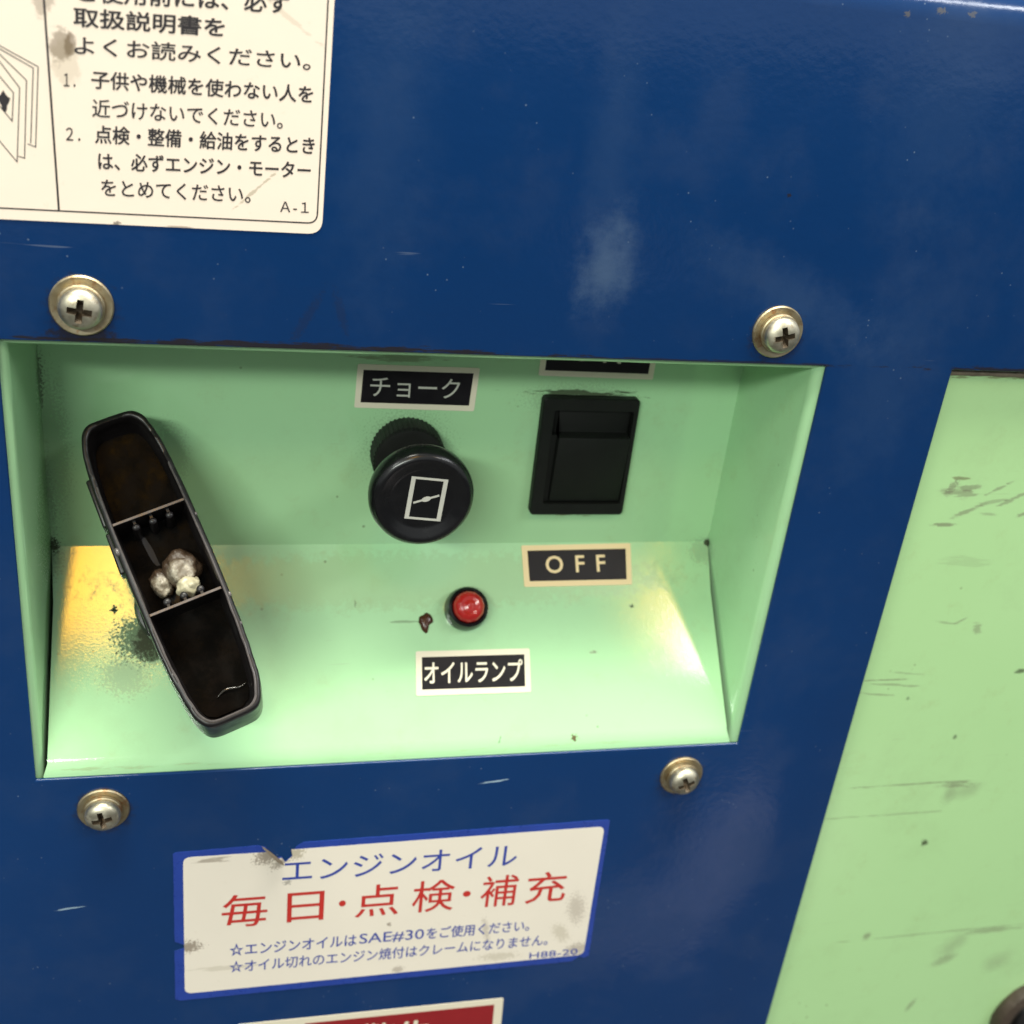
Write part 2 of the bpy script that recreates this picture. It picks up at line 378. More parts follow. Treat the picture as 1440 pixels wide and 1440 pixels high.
M['cream'] = sticker('aged_cream_vinyl', (.80, .735, .64), [
    ((60, -31, 0), (4.5, 3, 2), (0, 0, .6), .6, 'b', 'f'), ((64, -34, 0), (4, 1.6, 2), (0, 0, .8), .5, 'b', 'f'),
    ((68, -31, 0), (3, 2.6, 2), (0, 0, 0), .5, 'y', 'f'), ((38, -64, 0), (4.2, 2.6, 2), (0, 0, 0), .65, 'b', 'f'),
    ((44, -31.4, 0), (5, 1.0, 2), (0, 0, 0), .5, 'b', 's'), ((157, -62, 0), (3.2, 7, 2), (0, 0, .2), .32, 'b', 'f'),
    ((153, -72, 0), (2.6, 5, 2), (0, 0, .5), .28, 'y', 'f'), ((128, -68, 0), (1.2, 6, 2), (0, 0, .2), .3, 'b', 'f'),
    ((160, -80, 0), (5, 3, 2), (0, 0, 0), .4, 'b', 'f'), ((101, -81.5, 0), (2, 1.4, 2), (0, 0, 0), .4, 'b', 'f'),
    ((66, -42, 0), (1.2, 1.0, 2), (0, 0, 0), .5, 'k', 'f'), ((48, -74, 0), (10, 1.0, 2), (0, 0, 0), .22, 'y', 's'),
    ((133, -80, 0), (7, 2, 2), (0, 0, 0), .28, 'y', 'f'), ((97, -62, 0), (.7, .9, 2), (0, 0, 0), .6, 'b', 'f')])
M['labelwhite'] = sticker('label_border_vinyl', (.74, .68, .54), [])
M['labelblack'] = simple('black_label_print', (.008, .007, .009), .35, spec=.25)
M['print_black'] = simple('black_print', (.022, .018, .022), .5)
M['print_white'] = simple('cream_print', (.72, .67, .54), .4, var=.05)
M['print_grey'] = simple('pale_grey_print', (.48, .48, .43), .4, var=.08)
M['print_blue'] = simple('blue_print', (.028, .055, .33), .4, var=.15)
M['print_red'] = simple('red_print', (.50, .028, .022), .4, var=.08)
M['red_field'] = simple('dark_red_vinyl', (.26, .012, .016), .35, var=.12)
M['blue_border'] = simple('blue_vinyl_border', (.018, .050, .30), .3, var=.25)
def lens():
    n = N('red_lamp_lens')
    f = n.noise(700, 3, .6)
    return n.out(n.mix(f, (.30, .008, .008), (.46, .025, .022)), .16, 0, n.bump(n.noise(900, 2), .0002, .6), .6)
M['lens'] = lens()
M['rust'] = simple('dark_brown_varnish', (.055, .018, .008), .22, bump=3, bscale=500, var=.5)
M['lump'] = None
def lumpmat():
    n = N('pale_crumpled_residue')
    f = n.ramp(n.noise(330, 5, .65), .40, .60)
    g = n.ramp(n.noise(120, 3, .5, off=(.5, 0, .2)), .45, .62)
    c = n.mix(g, n.mix(f, (.17, .14, .10), (.40, .365, .29)), (.10, .07, .045))
    core = n.blob((-.6, -1.2, 3.0), (4.4, 3.6, 5), n.math('MULTIPLY', n.math('SUBTRACT', n.noise(300, 4, .6), .5), 1.6))
    c = n.mix(core, (.055, .035, .022), c)
    return n.out(c, .26, 0, n.bump(n.noise(420, 5, .65), .0007, .8), .7)
M['lump'] = lumpmat()
M['lump2'] = simple('cream_residue', (.40, .37, .26), .30, bump=2, bscale=500, var=.15)
M['grime'] = simple('peeling_sealant', (.16, .13, .09), .45, bump=4, bscale=700, var=.8, vscale=200)
M['concrete'] = simple('worn_concrete', (.055, .055, .055), .8, var=.45, vscale=3)

# ------------------------------------------------------------------ the cabinet
cab = thing('generator_cabinet', Matrix.Identity(4), 'dark blue painted machine cabinet with pale green recessed tray and green side door', 'machine')
# blue front sheet: grid with two openings, rolled over at the top
xs = [-180, 0, 200, 237, 430, 560]
prof = [(-420, 0), (-230, 0), (0, 0), (121, 0), (205.2, 0)]          # (z, y)
for i in range(1, 13):
    a = PI / 2 * i / 12
    prof.append((205.2 + 10 * math.sin(a), 10 - 10 * math.cos(a)))
prof += [(215.2, 320)]
bm = bmesh.new()
G = [[bm.verts.new((x, y, z)) for x in xs] for z, y in prof]
for j in range(len(prof) - 1):
    for i in range(len(xs) - 1):
        if (i, j) in ((1, 2), (3, 1), (3, 2)): continue
        bm.faces.new((G[j][i], G[j][i + 1], G[j + 1][i + 1], G[j + 1][i]))
bmesh.ops.recalc_face_normals(bm, faces=bm.faces[:])
f0 = [f for f in bm.faces if abs(f.calc_center_median().y) < 1e-6][0]
if f0.normal.y > 0: bmesh.ops.reverse_faces(bm, faces=bm.faces[:])
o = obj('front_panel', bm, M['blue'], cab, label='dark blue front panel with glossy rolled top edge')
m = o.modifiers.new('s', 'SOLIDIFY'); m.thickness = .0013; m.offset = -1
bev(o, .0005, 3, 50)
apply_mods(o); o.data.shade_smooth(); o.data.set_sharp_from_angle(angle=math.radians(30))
# dark body behind
bm = bmesh.new()
vs = box(bm, -178, 558, 6, 318, -418, 213)
bm.faces.remove([f for f in bm.faces if abs(f.calc_center_median().y - 6) < 1e-4][0])
obj('cabinet_body', bm, M['inside'], cab)

# recessed tray
tray = bpy.data.objects.new('control_tray', None)
XL0, XL1, XR0, XR1, ZT = 1.7, 2.1, 197.9, 196.2, 119.2
def arc(cx, cy, r, a0, a1, n=6):
    return [(cx + r * math.cos(math.radians(a0 + (a1 - a0) * i / n)), cy + r * math.sin(math.radians(a0 + (a1 - a0) * i / n))) for i in range(n + 1)]
def tsheet(name, bm, thick=.001, parent=cab, mat='slope'):
    bmesh.ops.recalc_face_normals(bm, faces=bm.faces[:])
    o = obj(name, bm, M[mat], parent)
    o.data.shade_smooth(); o.data.set_sharp_from_angle(angle=math.radians(30))
    return o
pl = [(-14, 1.6)] + arc(XL0 - 2.6, 4.2, 2.6, 270, 360)[0:] + [(XL1, 40.4)]
tsheet('tray_side_wall', strip(pl, (-4, ZT + 2.2), lambda p, t: (p[0], p[1], t)))
pr_ = [(XR1, 40.4)] + [(XR0 + 2.6 - 2.6 * math.cos(math.radians(a)), 4.2 - 2.6 * math.sin(math.radians(a))) for a in range(0, 91, 15)] + [(214, 1.6)]
tsheet('tray_side_wall', strip(pr_, (-4, ZT + 2.2), lambda p, t: (p[0], p[1], t)))
pt = [(ZT + 14, 1.65)] + [(ZT + 2.2 - 2.2 * math.sin(math.radians(a)), 3.85 - 2.2 * math.cos(math.radians(a))) for a in range(0, 91, 15)] + [(ZT, 40.4)]
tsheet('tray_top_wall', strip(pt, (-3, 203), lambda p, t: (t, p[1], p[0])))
# back wall and sloping floor are one bent sheet: upright then sloping forward, seams open at both sides
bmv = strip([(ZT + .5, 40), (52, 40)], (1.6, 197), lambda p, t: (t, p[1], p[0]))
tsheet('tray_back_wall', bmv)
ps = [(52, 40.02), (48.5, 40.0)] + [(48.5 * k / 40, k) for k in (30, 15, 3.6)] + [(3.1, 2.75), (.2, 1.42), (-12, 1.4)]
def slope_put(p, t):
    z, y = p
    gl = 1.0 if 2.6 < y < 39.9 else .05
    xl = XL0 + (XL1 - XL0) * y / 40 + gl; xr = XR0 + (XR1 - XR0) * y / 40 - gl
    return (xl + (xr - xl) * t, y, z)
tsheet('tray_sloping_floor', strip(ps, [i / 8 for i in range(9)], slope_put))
bpy.data.objects.remove(tray)

# green door panel in the right hand opening
bm = bmesh.new()
box(bm, 232, 440, 4, 5.2, -240, 124)
o = obj('side_door', bm, M['door'], cab, label='scuffed pale green panel filling the right hand opening')
# grimy sealing bead under its top edge
bm = bmesh.new()
prev = None
rings = []
for i in range(70):
    x = 238 + i * 1.6
    nz = noise.noise(Vector((x * .35, 0, 2)))
    r = .7 + .5 * abs(noise.noise(Vector((x * .8, 5, 0))))
    zc = 119.1 + .35 * nz
    rings.append([(x, 3.9 - r * .8 * max(0, math.sin(a)), zc + r * 1.0 * math.cos(a)) for a in [k * PI / 5 for k in range(6)]])
loft(bm, rings, closed=False)
bmesh.ops.recalc_face_normals(bm, faces=bm.faces[:])
obj('sealing_bead', bm, M['grime'], cab, smooth=True, label='grimy cracked sealing bead along the top of the green door')

# ------------------------------------------------------------------ rubber grommet lower right
g = thing('rubber_grommet', at(DOOR, 357, -143), 'dark round rubber grommet at the lower right corner of the green door', 'grommet')
bm = bmesh.new()
lathe(bm, [(20, 0), (20.5, 2), (19.5, 4.5), (17, 5.6), (14.5, 4.6), (13.4, 2.6), (13, .5)], 64, mod=lambda i, r, z: 1 + .02 * noise.noise(Vector((i * .7, z * .3, 0))))
obj('outer_ring', bm, M['rust2'] if 'rust2' in M else simple('dark_weathered_rubber', (.04, .028, .02), .5, bump=4, bscale=300, var=.6), g, smooth=True)
bm = bmesh.new()
lathe(bm, [(13.2, .6), (11, .9), (9.5, 3), (6, 3.6), (0, 3.8)], 48)
obj('centre_plug', bm, M['black'], g, smooth=True)

# ------------------------------------------------------------------ screws
def make_screw(mw, label):
    s = thing('panel_screw', mw, label, 'screw', 'cross head screws round the control tray')
    bm = bmesh.new()
    lathe(bm, [(6.75, 0), (6.8, .5), (6.5, .85), (5.6, .75), (4.9, .62), (4.2, .7), (2, .7)], 56)
    obj('washer', bm, M['brass'], s, smooth=True)
    bm = bmesh.new()
    lathe(bm, [(4.6, .6), (5.0, .75), (5.0, 1.7), (4.7, 1.95), (3, 1.95)], 48)
    obj('spring_washer', bm, M['brass'], s, smooth=True)
    bm = bmesh.new()
    lathe(bm, [(0, 1.8), (4.35, 1.8), (4.6, 2.1), (4.6, 3.1), (4.4, 3.8), (3.9, 4.4), (3.1, 4.85), (2.0, 5.15), (1.0, 5.28), (0, 5.3)], 56)
    h = obj('screw_head', bm, M['zinc'], s)
    h.data.materials.append(M['slot'])
    cb = bmesh.new()
    for k in range(2):
        R_ = Matrix.Rotation(k * PI / 2, 4, 'Z')
        rings = []
        for z, L, wd in ((2.8, .9, .42), (4.2, 2.2, .55), (5.6, 2.9, .80)):
            L += .05 * k; wd += .01 * k; z -= .01 * k if z < 4 else 0
            rings.append([R_ @ Vector(p) for p in ((-L, -wd, z), (L, -wd, z), (L, wd, z), (-L, wd, z))])
        loft(cb, rings, True, True)
    cbo = obj('cut', cb, M['slot'], None)
    cbo.parent = s
    bpy.context.view_layer.update()
    m = h.modifiers.new('b', 'BOOLEAN'); m.object = cbo; m.operation = 'DIFFERENCE'; m.solver = 'EXACT'
    m.use_self = True
    try: m.material_mode = 'TRANSFER'
    except Exception: pass
    bpy.context.view_layer.update()
    apply_mods(h)
    bpy.data.objects.remove(cbo)
    bv = bmesh.new(); bv.from_mesh(h.data)
    bv.to_mesh(h.data); bv.free()
    h.data.shade_smooth(); h.data.set_sharp_from_angle(angle=math.radians(32))
    return s
s0 = make_screw(at(PANEL, 18.0, 129.6, 0, -8), 'cross head screw with yellow washer, just under the white instruction sticker')
for (u, v, rz, lab) in ((183.9, 129.8, 14, 'cross head screw with yellow washer above the right end of the green tray'),
                        (16.5, -10.6, 12, 'cross head screw with yellow washer below the left end of the tray'),
                        (183.3, -10.6, 22, 'cross head screw with yellow washer below the right end of the green tray')):
    c = s0.copy(); COL.objects.link(c); c.matrix_world = at(PANEL, u, v, 0, rz); c['label'] = lab
    for ch in list(s0.children):
        k = ch.copy(); COL.objects.link(k); k.parent = c

# ------------------------------------------------------------------ stickers
MAN = thing('instruction_sticker', at(PANEL, 0, 0, .05), 'large cream sticker with black Japanese instructions and rounded corner, at the top left', 'sticker')
Q = [(-60, 147.0), (69.35, 148.05), (70.9, 232), (-60, 232)]
obj('backing', plate(rquad(Q, 3.2, 8), -.04, .12), M['white'], MAN)
bm = bmesh.new()
flat_line(bm, rquad([(-50, 149.35), (68.2, 150.4), (69.45, 228), (-50, 228)], 2.2, 8), .32, .15, closed=True)
flat_line(bm, [(14.53, 149.9), (14.16, 190.8), (13.9, 228)], .42, .152)
obj('printed_frame', bm, M['print_black'], MAN)
bm = bmesh.new()
for L in ([(-8, 188.0), (2.86, 182.99), (5.45, 181.64), (12.29, 178.32), (10.79, 162.68), (9.3, 163.2)],
          [(-8, 187.5), (2.82, 182.54), (5.4, 181.04), (11.35, 178.01), (9.89, 163.35)],
          [(-8, 187.2), (2.8, 182.31), (5.33, 180.03), (9.93, 175.56), (8.5, 160.3), (7.34, 160.61)],
          [(-8, 186.5), (2.73, 181.39), (5.22, 178.64), (8.54, 174.04), (7.02, 159.45), (1.5, 166.6), (-6, 175)],
          [(-3, 181), (2.56, 179.33), (5.0, 175.85), (7.31, 172.99), (6.67, 167.47), (4.56, 170.17), (0, 175)]):
    flat_line(bm, L, .2, .15)
    
for k in range(26):
    a, b = 2 * PI * k / 26, 0
vs = [bm.verts.new((5.4 + 1.0 * (1 + .35 * math.sin(3 * a)) * math.cos(a), 171.2 + 1.7 * (1 + .25 * math.cos(4 * a)) * math.sin(a), .15)) for a in [2 * PI * k / 24 for k in range(24)]]
bm.faces.new(vs)
obj('booklet_drawing', bm, M['print_black'], MAN)
for t in [('ご使用前には、必ず', (20.47, 191.11), (60.96, 192.7), (20.79, 194.72), .10),
          ('取扱説明書を', (19.43, 186.46), (48.27, 187.09), (19.62, 189.99), .10),
          ('よくお読みください。', (19.29, 181.3), (65.73, 182.14), (19.48, 184.76), .06),
          ('１．', (16.93, 175.03), (19.1, 175.07), (17.07, 177.48), .03),
          ('子供や機械を使わない人を', (22.22, 175.05), (66.37, 175.66), (22.38, 178.47), .08),
          ('近づけないでください。', (22.1, 169.51), (60.28, 169.98), (22.26, 172.99), .05),
          ('２．', (16.75, 164.46), (19.51, 164.52), (16.89, 167.01), .03),
          ('点検・整備・給油をするとき', (22.41, 164.31), (67.01, 165.16), (22.57, 167.86), .08),
          ('は、必ずエンジン・モーター', (22.87, 159.02), (66.41, 160.0), (22.89, 162.48), .08),
          ('をとめてください。', (23.21, 153.6), (53.79, 154.01), (23.22, 157.0), .05),
          ('Ａ-１', (60.18, 152.48), (66.33, 152.62), (60.14, 154.71), .02)]:
    text(t[0], t[1], t[2], t[3], .15, M['print_black'], MAN, bold=t[4])

OIL = thing('oil_check_sticker', at(PANEL, 0, 0, .05), 'cream sticker with blue border and large red Japanese characters below the tray', 'sticker')
def ragged(pts, amp=.12, step=1.6, seed=0):
    out = []
    n = len(pts)
    for i in range(n):
        a, b = Vector(pts[i]), Vector(pts[(i + 1) % n]); k = max(1, int((b - a).length / step))
        for j in range(k):
            p = a + (b - a) * j / k
            d = noise.noise(Vector((p.x * .9, p.y * .9, seed))) * amp
            t = (b - a).normalized()
            out.append((p.x - t.y * d, p.y + t.x * d))
    return out
outer = [(34.2, -28.3), (34.9, -27.7), (57.5, -27.2), (59.6, -27.9), (60.6, -29.6), (62.4, -32.4), (64.2, -32.0), (65.2, -33.9), (67.2, -31.8), (68.2, -28.6), (70.3, -27.1),
         (160.8, -26.3), (162.2, -26.3), (162.96, -26.9), (164.1, -83.6), (162.6, -84.3), (160.9, -83.4), (158.5, -85.4), (117, -85.5), (101, -85.6), (35.2, -85.9), (33.8, -85.2), (33.9, -65.5), (36.6, -64.6), (37.4, -63.6), (35.4, -62.4), (34.0, -61.6)]
obj('backing', plate(ragged(outer, .16), -.04, .11), M['blue_border'], OIL, label='worn blue sticker border with a torn notch')
q = rquad([(36.6, -83.2), (162.2, -82.8), (161.5, -28.9), (36.9, -29.7)], 2.3, 6)
# cut the torn notch and the left nick into the cream field
top = [(66.9, -29.5), (67.3, -31.9), (65.3, -34.1), (64.3, -32.3), (62.4, -32.8), (60.5, -29.8)]
k = max(range(len(q)), key=lambda i: q[i][1] + (-.01 * abs(q[i][0] - 160)))
qq = []
for i, p in enumerate(q):
    qq.append(p)
    if i == 20: qq += top
q = qq
obj('printed_field', plate(ragged(q, .06), .105, .14), M['cream'], OIL)
for t in [('エンジンオイル', (64.61, -41.6), (134.85, -41.9), (64.6, -33.2), .02, 'print_blue'),
          ('☆エンジンオイルは', (49.72, -69.3), (87.4, -69.5), (49.72, -64.4), .05, 'print_blue'),
          ('SAE#30', (88.3, -69.4), (108.3, -69.6), (88.3, -64.9), .02, 'print_blue'),
          ('をご使用ください。', (109.2, -69.6), (142.15, -69.9), (109.2, -64.8), .05, 'print_blue'),
          ('☆オイル切れのエンジン焼付はクレームになりません。', (49.73, -76.3), (149.12, -76.9), (49.72, -71.4), .04, 'print_blue'),
          ('H88-20', (143.82, -82.3), (160.05, -82.4), (143.6, -79.6), .02, 'print_blue')]:
    text(t[0], t[1], t[2], t[3], .165, M[t[5]], OIL, bold=t[4])
for ch, a, b, lo, hi in (('毎', 200, 330, 0, 1), ('日', 388, 495, .02, .93), ('・', 540, 560, .40, .58), ('点', 590, 720, 0, 1), ('検', 762, 890, 0, 1), ('・', 918, 942, .40, .58), ('補', 975, 1090, 0, 1), ('充', 1120, 1248, 0, 1)):
    ua, ub = [47.47 + (t - 200) / 1045 * 104.5 for t in (a, b)]
    y_ = -57.8 - .5 * (a - 200) / 1045; hh = 12.6
    text(ch, (ua, y_ + hh * lo), (ub, y_ + hh * lo - .05), (ua, y_ + hh * hi), .165, M['print_red'], OIL, bold=.06)
# curled flap at the tear
bm = bmesh.new()
fl = []
for i in range(7):
    t = i / 6
    fl.append([(58.5 + 6.0 * t + .4 * s, -27.4 - 6.3 * t ** 1.2 - .6 * s, .15 + 1.0 * math.sin(PI * min(1, t * .9)) * (s + .2) + .25 * s) for s in (0, .5, 1, 1.5)])
loft(bm, fl, closed=False)
obj('torn_flap', bm, M['grime'], OIL, smooth=True, label='curled torn flap at the top edge of the sticker')

RED = thing('red_warning_sticker', at(PANEL, 0, 0, .05), 'dark red sticker with pale border and lettering cut off by the bottom of the picture', 'sticker')
obj('backing', plate(rquad([(52.5, -140), (138.6, -141), (137.08, -99.25), (52.3, -98.8)], .5, 3), -.04, .11), M['labelwhite'], RED)
obj('printed_field', plate([(71.5, -138.3), (135.6, -138.5), (134.23, -101.8), (72.9, -101.4)], .105, .14), M['red_field'], RED)
text('警告', (90.5, -118.8), (113.6, -119.8), (90.5, -104.6), .165, M['labelwhite'], RED, bold=.2)

M['warm_border'] = sticker('yellowed_label_border_vinyl', (.80, .63, .36), [])
def label_plate(name, fr, quad, inset, mw_label, words, wmat='print_white', bold=.12, inset_y=None, border='labelwhite'):
    t = thing(name, fr @ Matrix.Translation((0, 0, .00005)), mw_label, 'label')
    obj('backing', plate(ragged(rquad(quad, .5, 3), .05, 2.5), -.04, .16), M[border], t)
    c = Vector((sum(p[0] for p in quad) / 4, sum(p[1] for p in quad) / 4))
    iy = inset_y or inset
    wx = max(p[0] for p in quad) - c.x; wy = max(p[1] for p in quad) - c.y
    inner = [(c.x + (p[0] - c.x) * (1 - inset / wx), c.y + (p[1] - c.y) * (1 - iy / wy)) for p in quad]
    obj('printed_field', plate(inner, .15, .185), M['labelblack'], t)
    text(words[0], words[1], words[2], words[3], .205, M[wmat], t, bold=bold, spacing=words[4] if len(words) > 4 else 1)
label_plate('choke_label', BACK, [(83.1, 91.3), (116.9, 90.9), (117.4, 103.8), (83.5, 104.0)], 1.65, 'black label with white border reading チョーク above the round knob',
            ('チョーク', (87.2, 94.7), (112.2, 94.5), (87.2, 100.6)), 'print_grey', .0)
label_plate('on_label', BACK, [(134.5, 102.1), (168.8, 101.8), (168.9, 114.9), (134.5, 115.2)], 1.7, 'black label with cream border half hidden under the tray rim above the rocker switch',
            ('ON', (143.6, 106.95), (158.2, 106.4), (143.6, 111.5), 1.6), 'print_white', .1)
label_plate('off_label', SLOPE, [(135.7, 49.3), (169.9, 49.5), (170.4, 62.5), (135.5, 62.0)], 1.75, 'black label with yellowed border reading OFF below the rocker switch',
            ('OFF', (142.8, 53.4), (161.6, 53.7), (142.8, 58.6), 1.9), 'warm_border', .10, border='warm_border')
label_plate('oil_lamp_label', SLOPE, [(101.8, 18.2), (135.9, 18.0), (136.2, 30.9), (102.1, 31.0)], 1.75, 'black label with white border reading オイルランプ below the red lamp',
            ('オイルランプ', (104.3, 21.6), (133.5, 21.4), (104.5, 27.9)), 'print_white', .09)

# ------------------------------------------------------------------ choke knob
K = thing('choke_control', at(BACK, 98.4, 78.6), 'round black pull knob with a white rectangle symbol, standing out from the tray', 'knob')
bm = bmesh.new()
lathe(bm, [(10.0, 0), (10.2, 1), (10.2, 8.0), (9.6, 8.8), (8.6, 9.0), (4, 9.0)], 144, mod=lambda i, r, z: 1 + (.022 if i % 3 == 0 else -.012) * (1 if r > 9.9 else 0))
obj('knurled_collar', bm, M['switch'], K, smooth=True, angle=25)
bm = bmesh.new()
lathe(bm, [(5, 9), (4.6, 12), (5.2, 20), (7, 23.5)], 40)
obj('stem', bm, M['knob'], K, smooth=True)
bm = bmesh.new()
lathe(bm, [(5, 22), (9.5, 23.0), (12.6, 25.0), (13.8, 27.6), (13.95, 29.6), (13.5, 31.4), (12.6, 32.6), (11.7, 33.0), (11.3, 32.95), (10.6, 32.75), (8.9, 32.15), (8.3, 31.95), (7.8, 31.9), (0, 31.9)], 96)
obj('knob_head', bm, M['knob'], K, smooth=True, angle=60)
bm = bmesh.new()
R6 = Matrix.Rotation(math.radians(-5.5), 2)
def rp(p): v = R6 @ Vector(p); return (v.x + .9, v.y + .1)
def bar(x0, x1, y0, y1): bm.faces.new([bm.verts.new((*rp(p), 32.03)) for p in ((x0, y0), (x1, y0), (x1, y1), (x0, y1))])
bar(-4.85, -3.7, -6.1, 6.1); bar(3.7, 4.85, -6.1, 6.1); bar(-3.7, 3.7, 5.45, 6.1); bar(-3.7, 3.7, -6.1, -5.45)
ang = math.radians(23)
R7 = Matrix.Rotation(ang, 2)
for pts in ([(-3.5, -.28), (3.5, -.28), (3.5, .28), (-3.5, .28)],):
    bm.faces.new([bm.verts.new((*rp(tuple(R7 @ Vector(p))), 32.04)) for p in pts])
bm.faces.new([bm.verts.new((*rp(tuple(R7 @ Vector((1.25 * math.cos(a), .72 * math.sin(a))))), 32.05)) for a in [2 * PI * k / 20 for k in range(20)]])
o = obj('choke_symbol', bm, M['print_grey'], K)

# ------------------------------------------------------------------ rocker switch
S = thing('rocker_switch', at(BACK, 150.75, 77.9), 'rectangular black rocker switch between the ON and OFF labels', 'switch')
def ring_plate(xo, yo, xi0, xi1, yi0, yi1, h0, h1):
    bm = bmesh.new()
    A = rrect(-xo, xo, -yo, yo, 1.2, 5); B = rrect(xi0, xi1, yi0, yi1, .6, 5)
    loft(bm, [[(x, y, h0) for x, y in A], [(x, y, h1 - .5) for x, y in A], [(x * .975, y * .98, h1) for x, y in A], [(x, y, h1) for x, y in B], [(x, y, h1 - .3) for x, y in B], [(x, y, .3) for x, y in B]], cap1=True)
    bmesh.ops.recalc_face_normals(bm, faces=bm.faces[:])
    return bm
obj('bezel', ring_plate(14.5, 18.6, -11.0, 13.0, -14.8, 14.8, 0, 3.0), M['switch'], S, smooth=True, angle=30)
bm = bmesh.new()
yz = [(-14.5, .4), (-14.5, 2.0), (-13.8, 2.5), (6.4, 4.3), (6.8, 4.2), (7.0, 3.8), (7.4, .5), (14.4, 1.1), (14.4, .4)]
loft(bm, [[(x, y, z) for y, z in yz] for x in (-9.0, 12.7)], True, True)
bmesh.ops.recalc_face_normals(bm, faces=bm.faces[:])
o = obj('rocker', bm, M['switch'], S); bev(o, .0004, 2, 50); apply_mods(o)
o.data.shade_smooth(); o.data.set_sharp_from_angle(angle=math.radians(30))
bm = bmesh.new()
yz = [(-14.6, .4), (-14.6, 1.5), (7, 2.4), (7.2, .4)]
loft(bm, [[(x, y, z) for y, z in yz] for x in (-10.9, -9.2)], True, True)
bmesh.ops.recalc_face_normals(bm, faces=bm.faces[:])
obj('rocker_flank', bm, M['switch'], S)

# ------------------------------------------------------------------ red lamp
L = thing('oil_lamp', at(SLOPE, 117.3, 42.9), 'small red indicator lamp in a round black bezel above the oil lamp label', 'lamp')
bm = bmesh.new()
lathe(bm, [(6.35, 0), (6.45, 1.2), (6.2, 4.0), (5.8, 5.2), (5.2, 5.6), (4.75, 5.3), (4.6, 4.2)], 56)
obj('bezel', bm, M['knob'], L, smooth=True)
bm = bmesh.new()
def fac(i, r, z): return 1 + .012 * math.cos(i * 1.7)
lathe(bm, [(4.65, 4.0), (4.65, 5.4), (4.4, 6.6), (3.7, 7.5), (2.8, 7.9), (1.8, 7.55), (.9, 7.9), (0, 7.6)], 40, mod=fac)
obj('lens', bm, M['lens'], L, smooth=True)

# dried drip beside the lamp
bm = bmesh.new()
rings = []
n_ = 22
for k, (sc_, h) in enumerate(((1, 0), (.96, .35), (.8, .8), (.5, 1.1), (.2, 1.15))):
    rr = []
    for i in range(n_):
        a = 2 * PI * i / n_
        r = 1 + .28 * noise.noise(Vector((math.cos(a) * 1.3, math.sin(a) * 1.3, 3)))
        x = 2.3 * r * math.cos(a); y = 2.9 * r * math.sin(a)
        if y < 0: x *= .62; x -= .25
        else: x += .15
        rr.append((x * sc_, y * sc_, h))
    rings.append(rr)
loft(bm, rings, cap1=True)
bmesh.ops.recalc_face_normals(bm, faces=bm.faces[:])
D = obj('varnish_drip', bm, M['rust'], None, smooth=True, angle=80)
D.matrix_world = at(SLOPE, 105.3, 39.4)
D['label'] = 'dried dark brown varnish drip left of the red lamp'; D['category'] = 'drip'

# ------------------------------------------------------------------ lever
LEVER_AT = at(SLOPE, 35.35, 49.9, 0, 21.8) @ Matrix.Scale(.974, 4)
LV = thing('lever_handle', LEVER_AT, 'long black hollow lever handle with two dividers, worn shiny along its rim', 'lever')
def outline(off, n=160, L=42.2, grow=0.0, bumps=0.0, seed=0, endgrow=0.0):
    pts = []
    p = 5.5
    for i in range(n):
        t = 2 * PI * i / n
        c, s = math.cos(t), math.sin(t)
        y = math.copysign(abs(s) ** (2 / p), s)
        x = math.copysign(abs(c) ** (2 / p), c)
        wv = 9.9 + 1.1 * (1 - y * y)
        px = x * (wv - off + grow); py = y * (L - off + endgrow)
        if bumps:
            d = noise.noise(Vector((px * .35, py * .35, seed))) * bumps
            px += d * (1 if x > 0 else -1)
        pts.append((px, py))
    return pts
RIM, BOT = 41.0, 22.0
bm = bmesh.new()
rings = []
for off, h, b, gr, eg in ((3.5, BOT, 0, .3, 1.5), (1.2, BOT + .6, 0, .5, 2.2), (.2, BOT + 2.2, .1, .5, 2.3), (0, 30, .15, .35, 1.2), (0, RIM - 3.2, .18, .1, .3),
                    (0, RIM - .5, .2, 0, 0), (.35, RIM, .25, 0, 0), (1.25, RIM + .05, .3, 0, 0), (1.6, RIM - .5, .2, 0, 0), (1.75, RIM - 4, .1, 0, 0), (2.3, 23.8, 0, 0, 0), (3.4, 23.2, 0, 0, 0)):
    o2 = outline(off, grow=gr, bumps=b, seed=1.5, endgrow=eg)
    rings.append([(x, y, h + (max(0, y) * .16 if h < BOT + 3 or off > 2 else 0) + (.22 * noise.noise(Vector((x * .4, y * .3, 7))) if h > RIM - 1 else 0)) for x, y in o2])
loft(bm, rings, cap0=True, cap1=True)
bmesh.ops.recalc_face_normals(bm, faces=bm.faces[:])
shell = obj('shell', bm, M['lever'], LV, smooth=True, angle=60)
# worn bright line along the inner edge of the rim
bm = bmesh.new()
ra = []
n_ = 160
A = outline(.95, bumps=.25, seed=1.5); B = outline(1.4, bumps=.25, seed=1.5)
for (x, y), (x2, y2) in zip(A, B):
    k = .22 * noise.noise(Vector((x * .4, y * .3, 7))) + .12
    ra.append(((x, y, RIM + k), ((x + x2) / 2, (y + y2) / 2, RIM + k + .12), (x2, y2, RIM + k - .1)))
R_ = [[bm.verts.new(p) for p in r] for r in ra]
for i in range(n_):
    j = (i + 1) % n_
    if (A[i][1] + A[j][1]) / 2 > 26: continue      # only the lower three quarters are rubbed bright
    for q_ in range(2): bm.faces.new((R_[i][q_], R_[j][q_], R_[j][q_ + 1], R_[i][q_ + 1]))
bmesh.ops.delete(bm, geom=[v for v in bm.verts if not v.link_faces], context='VERTS')
bmesh.ops.recalc_face_normals(bm, faces=bm.faces[:])
